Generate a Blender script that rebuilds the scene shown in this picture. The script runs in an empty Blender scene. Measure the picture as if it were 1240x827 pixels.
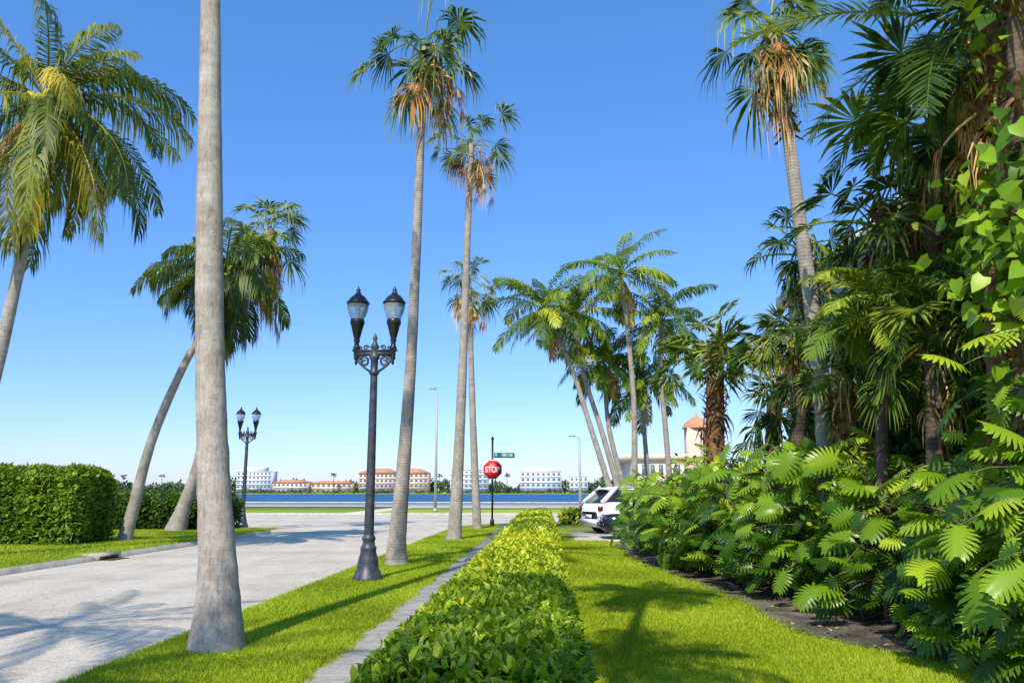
import bpy, math, random
import numpy as np
from mathutils import Vector, Matrix
rng = np.random.default_rng(7)
random.seed(7)
R = math.radians
scene = bpy.context.scene
COL = scene.collection
scene.view_settings.view_transform = 'Standard'
scene.view_settings.look = 'None'
scene.view_settings.exposure = 0

# ---------------------------------------------------------------- camera
F = 973.0; PITCH = math.atan(181.5/F); YAW = math.atan(40/F*math.cos(PITCH)); EYE = 1.6
cd = bpy.data.cameras.new('camera'); cam = bpy.data.objects.new('camera', cd); COL.objects.link(cam)
cam.location = (0, 0, EYE); cam.rotation_euler = (math.pi/2+PITCH, 0, YAW)
cd.sensor_width = 36; cd.lens = F/1240*36; cd.clip_end = 8000; cd.clip_start = 0.05
scene.camera = cam
RM = np.array(cam.rotation_euler.to_matrix())
def ray(px, py): return RM @ np.array([(px-620)/F, (413.5-py)/F, -1.0])
def G(px, py, z=0.0):
    d = ray(px, py); t = (z-EYE)/d[2]; return np.array([d[0]*t, d[1]*t, z])
def P(px, py, Y):
    d = ray(px, py); t = Y/d[1]; return np.array([d[0]*t, Y, EYE+d[2]*t])

# ---------------------------------------------------------------- light
SAZ = R(14); SEL = R(46)
d = Vector((math.sin(SAZ)*math.cos(SEL), math.cos(SAZ)*math.cos(SEL), -math.sin(SEL)))
sl = bpy.data.lights.new('sun', 'SUN'); sl.energy = 5.0; sl.angle = R(0.53); sl.color = (1, .94, .81)
so = bpy.data.objects.new('sun', sl); COL.objects.link(so); so.rotation_euler = d.to_track_quat('-Z', 'Y').to_euler()
w = bpy.data.worlds.new('World'); scene.world = w; w.use_nodes = True
nt = w.node_tree; bg = nt.nodes['Background']
sky = nt.nodes.new('ShaderNodeTexSky'); sky.sky_type = 'NISHITA'; sky.sun_disc = False
sky.sun_elevation = SEL; sky.sun_rotation = math.pi+SAZ; sky.air_density = 1.0; sky.dust_density = 0.3; sky.ozone_density = 2.0
hs = nt.nodes.new('ShaderNodeHueSaturation'); hs.inputs['Saturation'].default_value = 1.12
nt.links.new(sky.outputs[0], hs.inputs['Color'])
tc = nt.nodes.new('ShaderNodeTexCoord'); sx = nt.nodes.new('ShaderNodeSeparateXYZ'); nt.links.new(tc.outputs['Generated'], sx.inputs[0])
rp_ = nt.nodes.new('ShaderNodeValToRGB'); nt.links.new(sx.outputs[2], rp_.inputs[0]); e = rp_.color_ramp.elements
for pos, c in ((0,(.78,.88,1.5)),(.15,(.95,1.25,1.68)),(.29,(1.25,2.0,2.35)),(.55,(1.45,3.4,3.98)),(1,(1.2,2.0,2.2))):
    el = e[0] if pos == 0 else (e[1] if pos == 1 else e.new(pos)); el.position = pos; el.color = tuple(x/4 for x in c)+(1,)
vm = nt.nodes.new('ShaderNodeVectorMath'); vm.operation = 'MULTIPLY'; nt.links.new(hs.outputs[0], vm.inputs[0]); nt.links.new(rp_.outputs[0], vm.inputs[1])
vs = nt.nodes.new('ShaderNodeVectorMath'); vs.operation = 'SCALE'; vs.inputs['Scale'].default_value = 4; nt.links.new(vm.outputs[0], vs.inputs[0])
nt.links.new(vs.outputs[0], bg.inputs[0]); bg.inputs[1].default_value = 0.135

# ---------------------------------------------------------------- materials
def newmat(name):
    m = bpy.data.materials.new(name); m.use_nodes = True
    return m, m.node_tree, m.node_tree.nodes['Principled BSDF']
def ramp(nt, fac, cols, pos=None):
    r = nt.nodes.new('ShaderNodeValToRGB'); e = r.color_ramp.elements
    pos = pos or [i/(len(cols)-1) for i in range(len(cols))]
    while len(e) < len(cols): e.new(.5)
    for i, c in enumerate(cols): e[i].position = pos[i]; e[i].color = (*c, 1)
    nt.links.new(fac, r.inputs[0]); return r.outputs[0]
def coords(nt, scale=(1,1,1)):
    tc = nt.nodes.new('ShaderNodeTexCoord'); mp = nt.nodes.new('ShaderNodeMapping'); mp.inputs['Scale'].default_value = scale
    nt.links.new(tc.outputs['Object'], mp.inputs[0]); return mp.outputs[0]
def noise(nt, vec, sc, det=5, rough=.6):
    n = nt.nodes.new('ShaderNodeTexNoise'); n.inputs['Scale'].default_value = sc; n.inputs['Detail'].default_value = det
    n.inputs['Roughness'].default_value = rough; nt.links.new(vec, n.inputs['Vector']); return n.outputs['Fac']
def mixc(nt, f, a, b, bt='MIX'):
    m = nt.nodes.new('ShaderNodeMix'); m.data_type = 'RGBA'; m.blend_type = bt
    for sck, v in ((m.inputs[0], f), (m.inputs[6], a), (m.inputs[7], b)):
        if isinstance(v, (int, float)): sck.default_value = v
        elif isinstance(v, tuple): sck.default_value = (*v, 1)
        else: nt.links.new(v, sck)
    return m.outputs[2]
def bump(nt, b, h, s, dist=.02):
    n = nt.nodes.new('ShaderNodeBump'); n.inputs['Strength'].default_value = s; n.inputs['Distance'].default_value = dist
    nt.links.new(h, n.inputs['Height']); nt.links.new(n.outputs[0], b.inputs['Normal'])
def surf(name, cols, sc=4, rough=.85, bmp=.3, bsc=None, scale=(1,1,1), pos=None, dist=.02, metal=0, spec=.3):
    m, nt, b = newmat(name); v = coords(nt, scale)
    n = noise(nt, v, sc); pos = pos or [.3+.4*i/(len(cols)-1) for i in range(len(cols))]
    nt.links.new(ramp(nt, n, cols, pos), b.inputs['Base Color'])
    b.inputs['Roughness'].default_value = rough; b.inputs['Metallic'].default_value = metal; b.inputs['Specular IOR Level'].default_value = spec
    if bmp: bump(nt, b, noise(nt, v, bsc or sc*6), bmp, dist)
    return m
def leafmat(name, cols, rough=.45, trans=.3, spec=.3):
    m, nt, b = newmat(name)
    a = nt.nodes.new('ShaderNodeAttribute'); a.attribute_name = 'var'
    c = ramp(nt, a.outputs['Fac'], cols)
    nt.links.new(c, b.inputs['Base Color']); b.inputs['Roughness'].default_value = rough; b.inputs['Specular IOR Level'].default_value = spec
    if trans:
        t = nt.nodes.new('ShaderNodeBsdfTranslucent'); c2 = mixc(nt, .5, c, (.38, .52, .03), 'MIX'); nt.links.new(c2, t.inputs[0])
        mx = nt.nodes.new('ShaderNodeMixShader'); mx.inputs[0].default_value = trans
        nt.links.new(b.outputs[0], mx.inputs[1]); nt.links.new(t.outputs[0], mx.inputs[2])
        nt.links.new(mx.outputs[0], nt.nodes['Material Output'].inputs[0])
    return m
M = {}
M['hedge'] = leafmat('hedge_leaf', [(.02,.06,.004), (.09,.20,.008), (.32,.43,.012), (.68,.67,.03)], .35, .3, .35)
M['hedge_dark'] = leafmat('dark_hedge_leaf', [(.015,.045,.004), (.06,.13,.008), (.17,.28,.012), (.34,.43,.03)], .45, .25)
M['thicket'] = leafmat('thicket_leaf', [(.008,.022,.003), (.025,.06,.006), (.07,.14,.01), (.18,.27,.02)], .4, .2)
M['shrubleaf'] = leafmat('glossy_shrub_leaf', [(.02,.06,.005), (.09,.19,.01), (.28,.40,.015), (.58,.60,.04)], .3, .28, .35)
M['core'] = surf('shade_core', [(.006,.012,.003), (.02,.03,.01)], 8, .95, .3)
M['coco'] = leafmat('coconut_frond', [(.022,.04,.008), (.07,.11,.012), (.22,.25,.02), (.72,.52,.07)], .45, .28)
M['fan'] = leafmat('fan_frond', [(.02,.05,.01), (.08,.15,.018), (.24,.33,.03), (.64,.52,.09)], .45, .28)
M['feather'] = leafmat('feather_frond', [(.025,.06,.008), (.09,.17,.014), (.24,.34,.02), (.52,.52,.05)], .45, .3)
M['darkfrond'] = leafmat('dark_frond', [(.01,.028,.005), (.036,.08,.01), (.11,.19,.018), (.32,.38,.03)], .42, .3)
M['dead'] = leafmat('dead_frond', [(.16,.065,.02), (.42,.18,.05), (.66,.34,.10), (.72,.48,.22)], .8, 0)
M['philo'] = leafmat('split_leaf', [(.012,.04,.003), (.05,.13,.006), (.19,.33,.012), (.46,.56,.03)], .34, .3, .3)
M['vine'] = leafmat('vine_leaf', [(.02,.06,.005), (.09,.20,.01), (.27,.44,.015), (.58,.62,.06)], .35, .3, .3)
M['farleaf'] = leafmat('far_leaf', [(.02,.045,.015), (.04,.08,.025), (.07,.12,.035), (.12,.17,.06)], .8, 0)
M['grassblade'] = leafmat('grass_blade', [(.15,.21,.01), (.33,.42,.012), (.48,.57,.02), (.64,.65,.08)], .65, .35)
M['litter'] = leafmat('litter', [(.05,.03,.015), (.15,.09,.04), (.28,.18,.09), (.4,.3,.15)], .8, 0)
M['lawn'] = surf('lawn', [(.13,.20,.01), (.32,.39,.015), (.46,.51,.02)], 1.3, .9, .8, 60, dist=.03)
M['farlawn'] = surf('far_lawn', [(.19,.27,.02), (.34,.40,.03)], .6, .9, .4, 20)
M['soil'] = surf('soil', [(.13,.10,.075), (.30,.24,.19), (.46,.39,.32)], 3, .95, .9, 25, dist=.03)
M['ground'] = surf('ground', [(.15,.13,.1), (.2,.18,.15)], 2)
M['kerb'] = surf('kerb', [(.36,.31,.25), (.52,.46,.38), (.60,.54,.46)], 2.5, .85, .4, 40)
M['stem'] = surf('stem', [(.05,.07,.02), (.14,.13,.06), (.24,.2,.12)], 6, .8, .5)
M['boots'] = surf('palm_boots', [(.08,.04,.017), (.20,.10,.045), (.36,.21,.11)], 14, .95, .9, 40)
# road
m, nt, b = newmat('road'); v = coords(nt)
big = ramp(nt, noise(nt, v, .35, 6, .65), [(.54,.455,.355), (.67,.58,.465), (.74,.645,.53)], [.3,.5,.7])
fine = ramp(nt, noise(nt, v, 70, 3), [(.5,.5,.5), (1.15,1.15,1.15)], [.35,.62])
c = mixc(nt, .75, big, fine, 'MULTIPLY')
spk = ramp(nt, noise(nt, v, 14, 6, .8), [(.7,.68,.65), (1,1,1)], [.4,.52]); c = mixc(nt, .45, c, spk, 'MULTIPLY')
st_ = ramp(nt, noise(nt, coords(nt,(1,.25,1)), 1.1, 6, .7), [(.70,.67,.63),(1,1,1)], [.36,.56]); c = mixc(nt, .4, c, st_, 'MULTIPLY')
vo = nt.nodes.new('ShaderNodeTexVoronoi'); vo.feature = 'DISTANCE_TO_EDGE'; vo.inputs['Scale'].default_value = .3
mp = nt.nodes.new('ShaderNodeMapping'); nt.links.new(v, mp.inputs[0])
va = nt.nodes.new('ShaderNodeVectorMath'); va.operation = 'ADD'
nz = nt.nodes.new('ShaderNodeTexNoise'); nz.inputs['Scale'].default_value = 1.2; nt.links.new(v, nz.inputs['Vector'])
nt.links.new(mp.outputs[0], va.inputs[0]); nt.links.new(nz.outputs['Color'], va.inputs[1]); nt.links.new(va.outputs[0], vo.inputs['Vector'])
crk = ramp(nt, vo.outputs['Distance'], [(.5,.47,.43), (1,1,1)], [0, .008])
c = mixc(nt, .3, c, crk, 'MULTIPLY')
nt.links.new(c, b.inputs['Base Color']); b.inputs['Roughness'].default_value = .95; b.inputs['Specular IOR Level'].default_value = .05
bump(nt, b, noise(nt, v, 90), .5, .012); M['road'] = m
m, nt, b = newmat('sidewalk'); v = coords(nt)
base = ramp(nt, noise(nt, v, 3, 6), [(.36,.30,.235), (.54,.47,.38), (.62,.545,.45)], [.3,.5,.7])
base = mixc(nt, .5, base, ramp(nt, noise(nt, v, 40, 4), [(.6,.58,.55), (1.1,1.1,1.1)], [.35,.6]), 'MULTIPLY')
sx = nt.nodes.new('ShaderNodeSeparateXYZ'); nt.links.new(v, sx.inputs[0])
md = nt.nodes.new('ShaderNodeMath'); md.operation = 'PINGPONG'; md.inputs[1].default_value = .75; nt.links.new(sx.outputs[1], md.inputs[0])
j = ramp(nt, md.outputs[0], [(.75,.73,.7), (1,1,1)], [.004, .012])
nt.links.new(mixc(nt, 1.0, base, j, 'MULTIPLY'), b.inputs['Base Color']); b.inputs['Roughness'].default_value = .95; b.inputs['Specular IOR Level'].default_value = .05
bump(nt, b, noise(nt, v, 60), .3, .01); M['walk'] = m
m, nt, b = newmat('water'); v = coords(nt, (.25, 1, 1))
nt.links.new(ramp(nt, noise(nt, v, .05, 6), [(.015,.075,.17), (.02,.12,.26), (.05,.18,.34)], [.35,.55,.75]), b.inputs['Base Color'])
b.inputs['Roughness'].default_value = .45; b.inputs['Specular IOR Level'].default_value = .1; bump(nt, b, noise(nt, v, .8), 1, .6); M['water'] = m
def trunkmat(name, cols, ringsc=9, ringstr=.5, vert=1):
    m, nt, b = newmat(name); v = coords(nt)
    n1 = noise(nt, v, 3.0, 7, .7)
    wv = nt.nodes.new('ShaderNodeTexWave'); wv.wave_type = 'BANDS'; wv.bands_direction = 'Z'
    wv.inputs['Scale'].default_value = ringsc; wv.inputs['Distortion'].default_value = 3.5; wv.inputs['Detail'].default_value = 3; wv.inputs['Detail Scale'].default_value = 2
    nt.links.new(v, wv.inputs['Vector'])
    v2 = coords(nt, (1,1,.12)); n2 = noise(nt, v2, 38, 5, .7)
    n3 = noise(nt, v, 45, 4, .7)
    c = ramp(nt, n1, cols, [.3,.5,.7])
    c = mixc(nt, .5*ringstr, c, ramp(nt, wv.outputs['Fac'], [(.5,.48,.45),(1,1,1)], [0,.5]), 'MULTIPLY')
    c = mixc(nt, .6*vert, c, ramp(nt, n2, [(.36,.34,.32),(1,1,1),(1.1,1.1,1.1)], [.3,.5,.7]), 'MULTIPLY')
    c = mixc(nt, .45, c, ramp(nt, n3, [(.45,.42,.4),(1,1,1),(1.15,1.15,1.15)], [.33,.5,.7]), 'MULTIPLY')
    nt.links.new(c, b.inputs['Base Color']); b.inputs['Roughness'].default_value = .95; b.inputs['Specular IOR Level'].default_value = .08
    mm = nt.nodes.new('ShaderNodeMath'); mm.operation = 'MULTIPLY_ADD'; mm.inputs[1].default_value = ringstr; nt.links.new(wv.outputs['Fac'], mm.inputs[0]); nt.links.new(n2, mm.inputs[2])
    bump(nt, b, mm.outputs[0], .45, .015); return m
M['trunk_near'] = trunkmat('grey_trunk', [(.28,.23,.185), (.44,.375,.315), (.56,.495,.425)], 2.4, .2, 1)
M['trunk'] = trunkmat('palm_trunk', [(.26,.215,.17), (.39,.34,.28), (.53,.465,.39)], 5, .55, .8)
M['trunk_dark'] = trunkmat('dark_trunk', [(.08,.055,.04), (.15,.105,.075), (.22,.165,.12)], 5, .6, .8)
def plain(name, col, rough=.5, metal=0, spec=.5, var=.12, sc=8):
    c0 = tuple(x*(1-var) for x in col); c1 = tuple(min(1, x*(1+var)) for x in col)
    return surf(name, [c0, c1], sc, rough, 0, metal=metal, spec=spec)
M['lampiron'] = surf('lamp_iron', [(.022,.026,.032), (.045,.05,.06), (.085,.09,.10)], 9, .45, .3, 50, spec=.5, dist=.004)
M['black'] = plain('black_paint', (.012,.013,.015), .35)
m, nt, b = newmat('lamp_glass'); b.inputs['Base Color'].default_value = (.62,.70,.76,1); b.inputs['Roughness'].default_value = .15
b.inputs['Transmission Weight'].default_value = .7; b.inputs['IOR'].default_value = 1.15; M['glass'] = m
M['signred'] = plain('sign_red', (.62,.015,.02), .4, var=.05)
M['signwhite'] = plain('sign_white', (.8,.8,.8), .5, var=.03)
M['signgreen'] = plain('sign_green', (.0,.20,.12), .4, var=.05)
M['carwhite'] = plain('white_car_paint', (.84,.84,.83), .25, var=.02)
M['carblack'] = plain('black_car_paint', (.012,.014,.018), .15)
M['carglass'] = plain('car_glass', (.02,.025,.03), .08)
M['tyre'] = plain('tyre', (.015,.015,.015), .9)
M['rim'] = plain('rim', (.35,.36,.37), .3, .8)
M['red'] = plain('tail_light', (.16,.01,.01), .2)
M['pole_grey'] = plain('pole_grey', (.4,.4,.39), .6, .2)
M['b_white'] = surf('white_stucco', [(.70,.69,.65), (.8,.78,.74)], .3, .9, 0)
M['b_peach'] = surf('peach_stucco', [(.66,.49,.36), (.74,.57,.42)], .3, .9, 0)
M['b_cream'] = surf('cream_stucco', [(.66,.55,.40), (.76,.65,.50)], .3, .9, 0)
M['b_roof'] = surf('tile_roof', [(.50,.20,.10), (.64,.30,.16)], .8, .9, 0)
M['b_win'] = plain('window_glass', (.13,.17,.21), .2)
M['b_house'] = surf('pale_house', [(.30,.35,.40), (.40,.45,.50)], .6, .9, .2)
M['nut'] = surf('coconut', [(.34,.28,.03), (.58,.46,.07)], 5, .5, .2)
M['rust'] = surf('iron_grate', [(.03,.025,.02), (.14,.07,.04)], 9, .9, .4)

# ---------------------------------------------------------------- mesh builder
def link(o, parent=None):
    COL.objects.link(o)
    if parent is not None:
        o.parent = parent
    return o
def tag(o, label=None, cat=None, group=None, kind=None):
    for k, v in (('label', label), ('category', cat), ('group', group), ('kind', kind)):
        if v: o[k] = v
    return o
def empty(name, loc=(0,0,0), rz=0):
    o = bpy.data.objects.new(name, None); o.location = tuple(float(x) for x in loc); o.rotation_euler = (0,0,rz); COL.objects.link(o); o.empty_display_size = .2; return o
class MB:
    def __init__(s, org=(0,0,0)): s.V=[]; s.Q=[]; s.T=[]; s.A=[]; s.n=0; s.org=np.array(org, float)
    def add(s, v, quads=None, tris=None, var=.5):
        v = np.asarray(v, float).reshape(-1,3)
        if quads is not None and len(quads): s.Q.append(np.asarray(quads, int).reshape(-1,4)+s.n)
        if tris is not None and len(tris): s.T.append(np.asarray(tris, int).reshape(-1,3)+s.n)
        s.V.append(v); s.A.append(np.broadcast_to(np.asarray(var, float).reshape(-1) if np.ndim(var) else np.array([float(var)]), (len(v),)).copy()); s.n += len(v)
    def build(s, name, mat, parent=None, smooth=False):
        V = np.concatenate(s.V) - s.org; A = np.clip(np.concatenate(s.A), 0, 1)
        Q = np.concatenate(s.Q) if s.Q else np.zeros((0,4), int); T = np.concatenate(s.T) if s.T else np.zeros((0,3), int)
        me = bpy.data.meshes.new(name); me.vertices.add(len(V)); me.vertices.foreach_set('co', V.astype(np.float32).ravel())
        L = np.concatenate([Q.ravel(), T.ravel()]); me.loops.add(len(L)); me.loops.foreach_set('vertex_index', L.astype(np.int32))
        n = len(Q)+len(T); me.polygons.add(n)
        st = np.concatenate([np.arange(len(Q))*4, len(Q)*4+np.arange(len(T))*3]); me.polygons.foreach_set('loop_start', st.astype(np.int32))
        try: me.polygons.foreach_set('loop_total', np.concatenate([np.full(len(Q),4), np.full(len(T),3)]).astype(np.int32))
        except Exception: pass
        if smooth: me.polygons.foreach_set('use_smooth', np.ones(n, bool))
        at = me.attributes.new('var', 'FLOAT', 'POINT'); at.data.foreach_set('value', A.astype(np.float32))
        me.update(calc_edges=True); me.validate()
        me.materials.append(mat); o = bpy.data.objects.new(name, me); return link(o, parent)
    def box(s, x0,x1,y0,y1,z0,z1, rot=0, c=(0,0,0)):
        v = np.array([(x,y,z) for z in (z0,z1) for x,y in ((x0,y0),(x1,y0),(x1,y1),(x0,y1))], float)
        if rot:
            co, si = math.cos(rot), math.sin(rot); v[:, :2] = v[:, :2] @ np.array([[co, si],[-si, co]])
        s.add(v+np.array(c), [(0,3,2,1),(4,5,6,7),(0,1,5,4),(1,2,6,5),(2,3,7,6),(3,0,4,7)])
    def tube(s, pts, rad, sides=10, cap=True, var=.5):
        pts = np.asarray(pts, float); n = len(pts); rad = np.broadcast_to(np.asarray(rad, float), (n,))
        t = np.gradient(pts, axis=0); t /= np.linalg.norm(t, axis=1)[:,None]+1e-9
        ref = np.array([0,0,1.]) if abs(t[:,2]).mean() < .8 else np.array([1.,0,0])
        a = np.cross(t, ref); a /= np.linalg.norm(a, axis=1)[:,None]+1e-9; b_ = np.cross(t, a)
        th = np.arange(sides)*2*math.pi/sides
        ring = pts[:,None,:] + rad[:,None,None]*(a[:,None,:]*np.cos(th)[None,:,None] + b_[:,None,:]*np.sin(th)[None,:,None])
        i = np.arange(n-1)[:,None]*sides; k = np.arange(sides)[None,:]; k2 = (k+1)%sides
        q = np.stack([i+k, i+sides+k, i+sides+k2, i+k2], -1).reshape(-1,4)
        v = ring.reshape(-1,3); tr = []
        if cap:
            v = np.concatenate([v, pts[:1], pts[-1:]])
            for kk in range(sides):
                tr.append((n*sides, kk, (kk+1)%sides)); tr.append((n*sides+1, (n-1)*sides+(kk+1)%sides, (n-1)*sides+kk))
        s.add(v, q, tr, var)
    def lathe(s, prof, c=(0,0,0), sides=20, flute=0):
        prof = np.array(prof, float); n = len(prof); th = np.arange(sides)*2*math.pi/sides
        r = prof[:,0][:,None]*(1 - flute*(np.arange(sides)%2)[None,:])
        v = np.stack([r*np.cos(th), r*np.sin(th), np.repeat(prof[:,1][:,None], sides, 1)], -1).reshape(-1,3)+np.array(c)
        i = np.arange(n-1)[:,None]*sides; k = np.arange(sides)[None,:]; k2=(k+1)%sides
        s.add(v, np.stack([i+k, i+k2, i+sides+k2, i+sides+k], -1).reshape(-1,4))
    def scatter(s, tv, tq, tt, pos, dirs, nrm, scale, var):
        k = len(pos); y = dirs/(np.linalg.norm(dirs, axis=1)[:,None]+1e-9)
        z = nrm - (nrm*y).sum(1)[:,None]*y; z /= np.linalg.norm(z, axis=1)[:,None]+1e-9; x = np.cross(y, z)
        Bm = np.stack([x, y, z], 1)*np.asarray(scale).reshape(-1,1,1)
        v = np.einsum('vi,kij->kvj', tv, Bm) + pos[:,None,:]
        nv = len(tv); off = (np.arange(k)*nv)[:,None,None]
        q = (np.asarray(tq)[None]+off).reshape(-1,4) if tq is not None and len(tq) else None
        t = (np.asarray(tt)[None]+off).reshape(-1,3) if tt is not None and len(tt) else None
        s.add(v.reshape(-1,3), q, t, np.repeat(var, nv))
def struct(name, mb, mat): o = mb.build(name, mat); o['kind'] = 'structure'; return o
def prism(poly, z0, z1):
    me = MB(); n = len(poly)
    v = [(x,y,z1) for x,y in poly]+[(x,y,z0) for x,y in poly]
    import mathutils
    tess = mathutils.geometry.tessellate_polygon([[Vector((x,y,0)) for x,y in poly]])
    tr = []
    for a,b_,c in tess:
        pa,pb,pc = poly[a],poly[b_],poly[c]
        cr = (pb[0]-pa[0])*(pc[1]-pa[1])-(pb[1]-pa[1])*(pc[0]-pa[0])
        tr.append((a,b_,c) if cr>0 else (a,c,b_))
    me.add(v, [(i, i+n, (i+1)%n+n, (i+1)%n) for i in range(n)], tr); return me
OV = np.array([(0,0,0),(-.26,.3,.07),(0,.3,0),(.26,.3,.07),(-.21,.65,.04),(0,.65,-.03),(.21,.65,.04),(0,1,-.14)], float)
OVQ = [(1,2,5,4),(2,3,6,5)]; OVT = [(0,2,1),(0,3,2),(4,5,7),(5,6,7)]
DI = np.array([(0,0,0),(-.3,.45,.05),(.3,.45,.05),(0,1,-.08)], float); DIQ = [(0,2,3,1)]
HT = np.array([(0,0,0),(-.34,-.12,.03),(-.48,.2,.03),(-.34,.6,-.02),(0,1.05,-.22),(.34,.6,-.02),(.48,.2,.03),(.34,-.12,.03),(0,.5,-.06)], float)
HTT = [(0,1,8)[::-1],(1,2,8)[::-1],(2,3,8)[::-1],(3,4,8)[::-1],(4,5,8)[::-1],(5,6,8)[::-1],(6,7,8)[::-1],(7,0,8)[::-1]]
def split_leaf(wid=.52, dr=.32, core=.12, lob=.062, n=9):
    V=[]; Q=[]; T=[]
    zf = lambda x,y: -dr*max(y,0)**2 - .5*abs(x)**1.6
    ys = np.linspace(0,1,n+1)
    for y in ys:
        hw = core*math.sin(math.pi*(.15+.8*y))+.015
        for x in (-hw,0,hw): V.append((x,y,zf(x,y)+(0.02 if x else -.015)))
    for i in range(n):
        a=3*i; Q += [(a,a+1,a+4,a+3),(a+1,a+2,a+5,a+4)]
    for i in range(n):
        y0,y1=ys[i],ys[i+1]; yc=(y0+y1)/2
        wl=(wid-core)*math.sin(math.pi*(.22+.72*yc))**.8
        ang = R(-35+ 92*yc) if i else R(-58)
        for sg in (-1,1):
            a = 3*i+(2 if sg>0 else 0); b_=3*(i+1)+(2 if sg>0 else 0)
            bx=core*.9; dx=math.cos(ang)*wl; dy=math.sin(ang)*wl
            px,py=-math.sin(ang),math.cos(ang)
            k=len(V)
            for f,h in ((.45,lob),(.8,lob*.75)):
                for q in (-1,1):
                    X=bx+dx*f+q*px*h; Y=yc+dy*f+q*py*h; V.append((sg*X,Y,zf(X,Y)))
            X=bx+dx*1.02+px*.01; Y=yc+dy*1.02+.02; V.append((sg*X,Y,zf(X,Y)-.02))
            fs=[(a,k,k+1,b_),(k,k+2,k+3,k+1)]; t=(k+2,k+4,k+3)
            if sg<0: fs=[f[::-1] for f in fs]; t=t[::-1]
            Q+=fs; T.append(t)
    return np.array(V,float),Q,T
SP,SPQ,SPT = split_leaf(.52,.32,.09,.05); SP2,_,_ = split_leaf(.42,.15,.12,.045)

def rnd(a,b_,n=None): return rng.uniform(a,b_,n)
def catmull(pts, rad, m=8):
    pts=np.asarray(pts,float); rad=np.asarray(rad,float); n=len(pts)
    pp=np.vstack([2*pts[0]-pts[1],pts,2*pts[-1]-pts[-2]]); out=[]; ro=[]
    for i in range(n-1):
        for j in range(m):
            t=j/m; p0,p1,p2,p3=pp[i:i+4]
            out.append(.5*((2*p1)+(-p0+p2)*t+(2*p0-5*p1+4*p2-p3)*t*t+(-p0+3*p1-3*p2+p3)*t**3)); ro.append(rad[i]*(1-t)+rad[i+1]*t)
    out.append(pts[-1]); ro.append(rad[-1]); return np.array(out),np.array(ro)
def curve(base, az, e0, bend, L, n, twist=0, pw=1.4):
    s=np.linspace(0,1,n); ang=e0-bend*s**pw; ds=L/(n-1)
    u=np.array([math.cos(az),math.sin(az),0]); side=np.array([-math.sin(az),math.cos(az),0]); zh=np.array([0,0,1.])
    r=np.concatenate([[0],np.cumsum(np.cos(ang[:-1]))*ds]); z=np.concatenate([[0],np.cumsum(np.sin(ang[:-1]))*ds])
    pts=np.array(base)+r[:,None]*u+z[:,None]*zh
    tan=np.cos(ang)[:,None]*u+np.sin(ang)[:,None]*zh; up=-np.sin(ang)[:,None]*u+np.cos(ang)[:,None]*zh
    sd=np.repeat(side[None],n,0); tw=twist*s[:,None]
    return s,pts,tan,sd*np.cos(tw)+up*np.sin(tw),up*np.cos(tw)-sd*np.sin(tw)
def feather(mb, base, az, e0, bend, L, n=46, lw=.022, ll=.6, droop=.45, var=.4, s0=.14, lift=.2, ts=.9):
    s,p,t,sd,up=curve(base,az,e0,bend,L,n,rnd(-ts,ts))
    k=s>s0; ln=ll*np.clip(np.sin(math.pi*(.16+.80*(s-s0)/(1-s0))),.12,1)**.7
    for sg in (-1,1):
        P0=p[k]; m_=len(P0); l=(ln[k]*rnd(.8,1.12,m_))[:,None]
        dd=sg*sd[k]*.85+t[k]*(.45+.5*s[k][:,None])+up[k]*lift+rng.normal(0,.13,(m_,3)); dd/=np.linalg.norm(dd,axis=1)[:,None]
        zz=np.array([0,0,-1.]); dr=droop*rnd(.6,1.4,(m_,1))
        mid=P0+dd*l*.5+zz*l*dr*.22; tip=P0+dd*l*(1-.35*np.clip(dr,0,1))+zz*l*dr*.95
        wv=np.cross(dd,up[k]); wv/=np.linalg.norm(wv,axis=1)[:,None]+1e-9; wv=wv*lw
        V=np.stack([P0-wv*.5,P0+wv*.5,mid+wv,mid-wv,tip],1).reshape(-1,3); o=np.arange(m_)[:,None]*5
        va=np.repeat(var+rng.normal(0,.10,m_),5).reshape(-1,5)+np.array([0,0,.02,.02,.14])
        mb.add(V,o+np.array([[0,1,2,3]]),o+np.array([[3,2,4]]),np.clip(va,0,1).ravel())
    mb.tube(p[::3],np.linspace(.028,.006,len(p[::3]))*L/3,4,False,min(1,var+.3))
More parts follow.
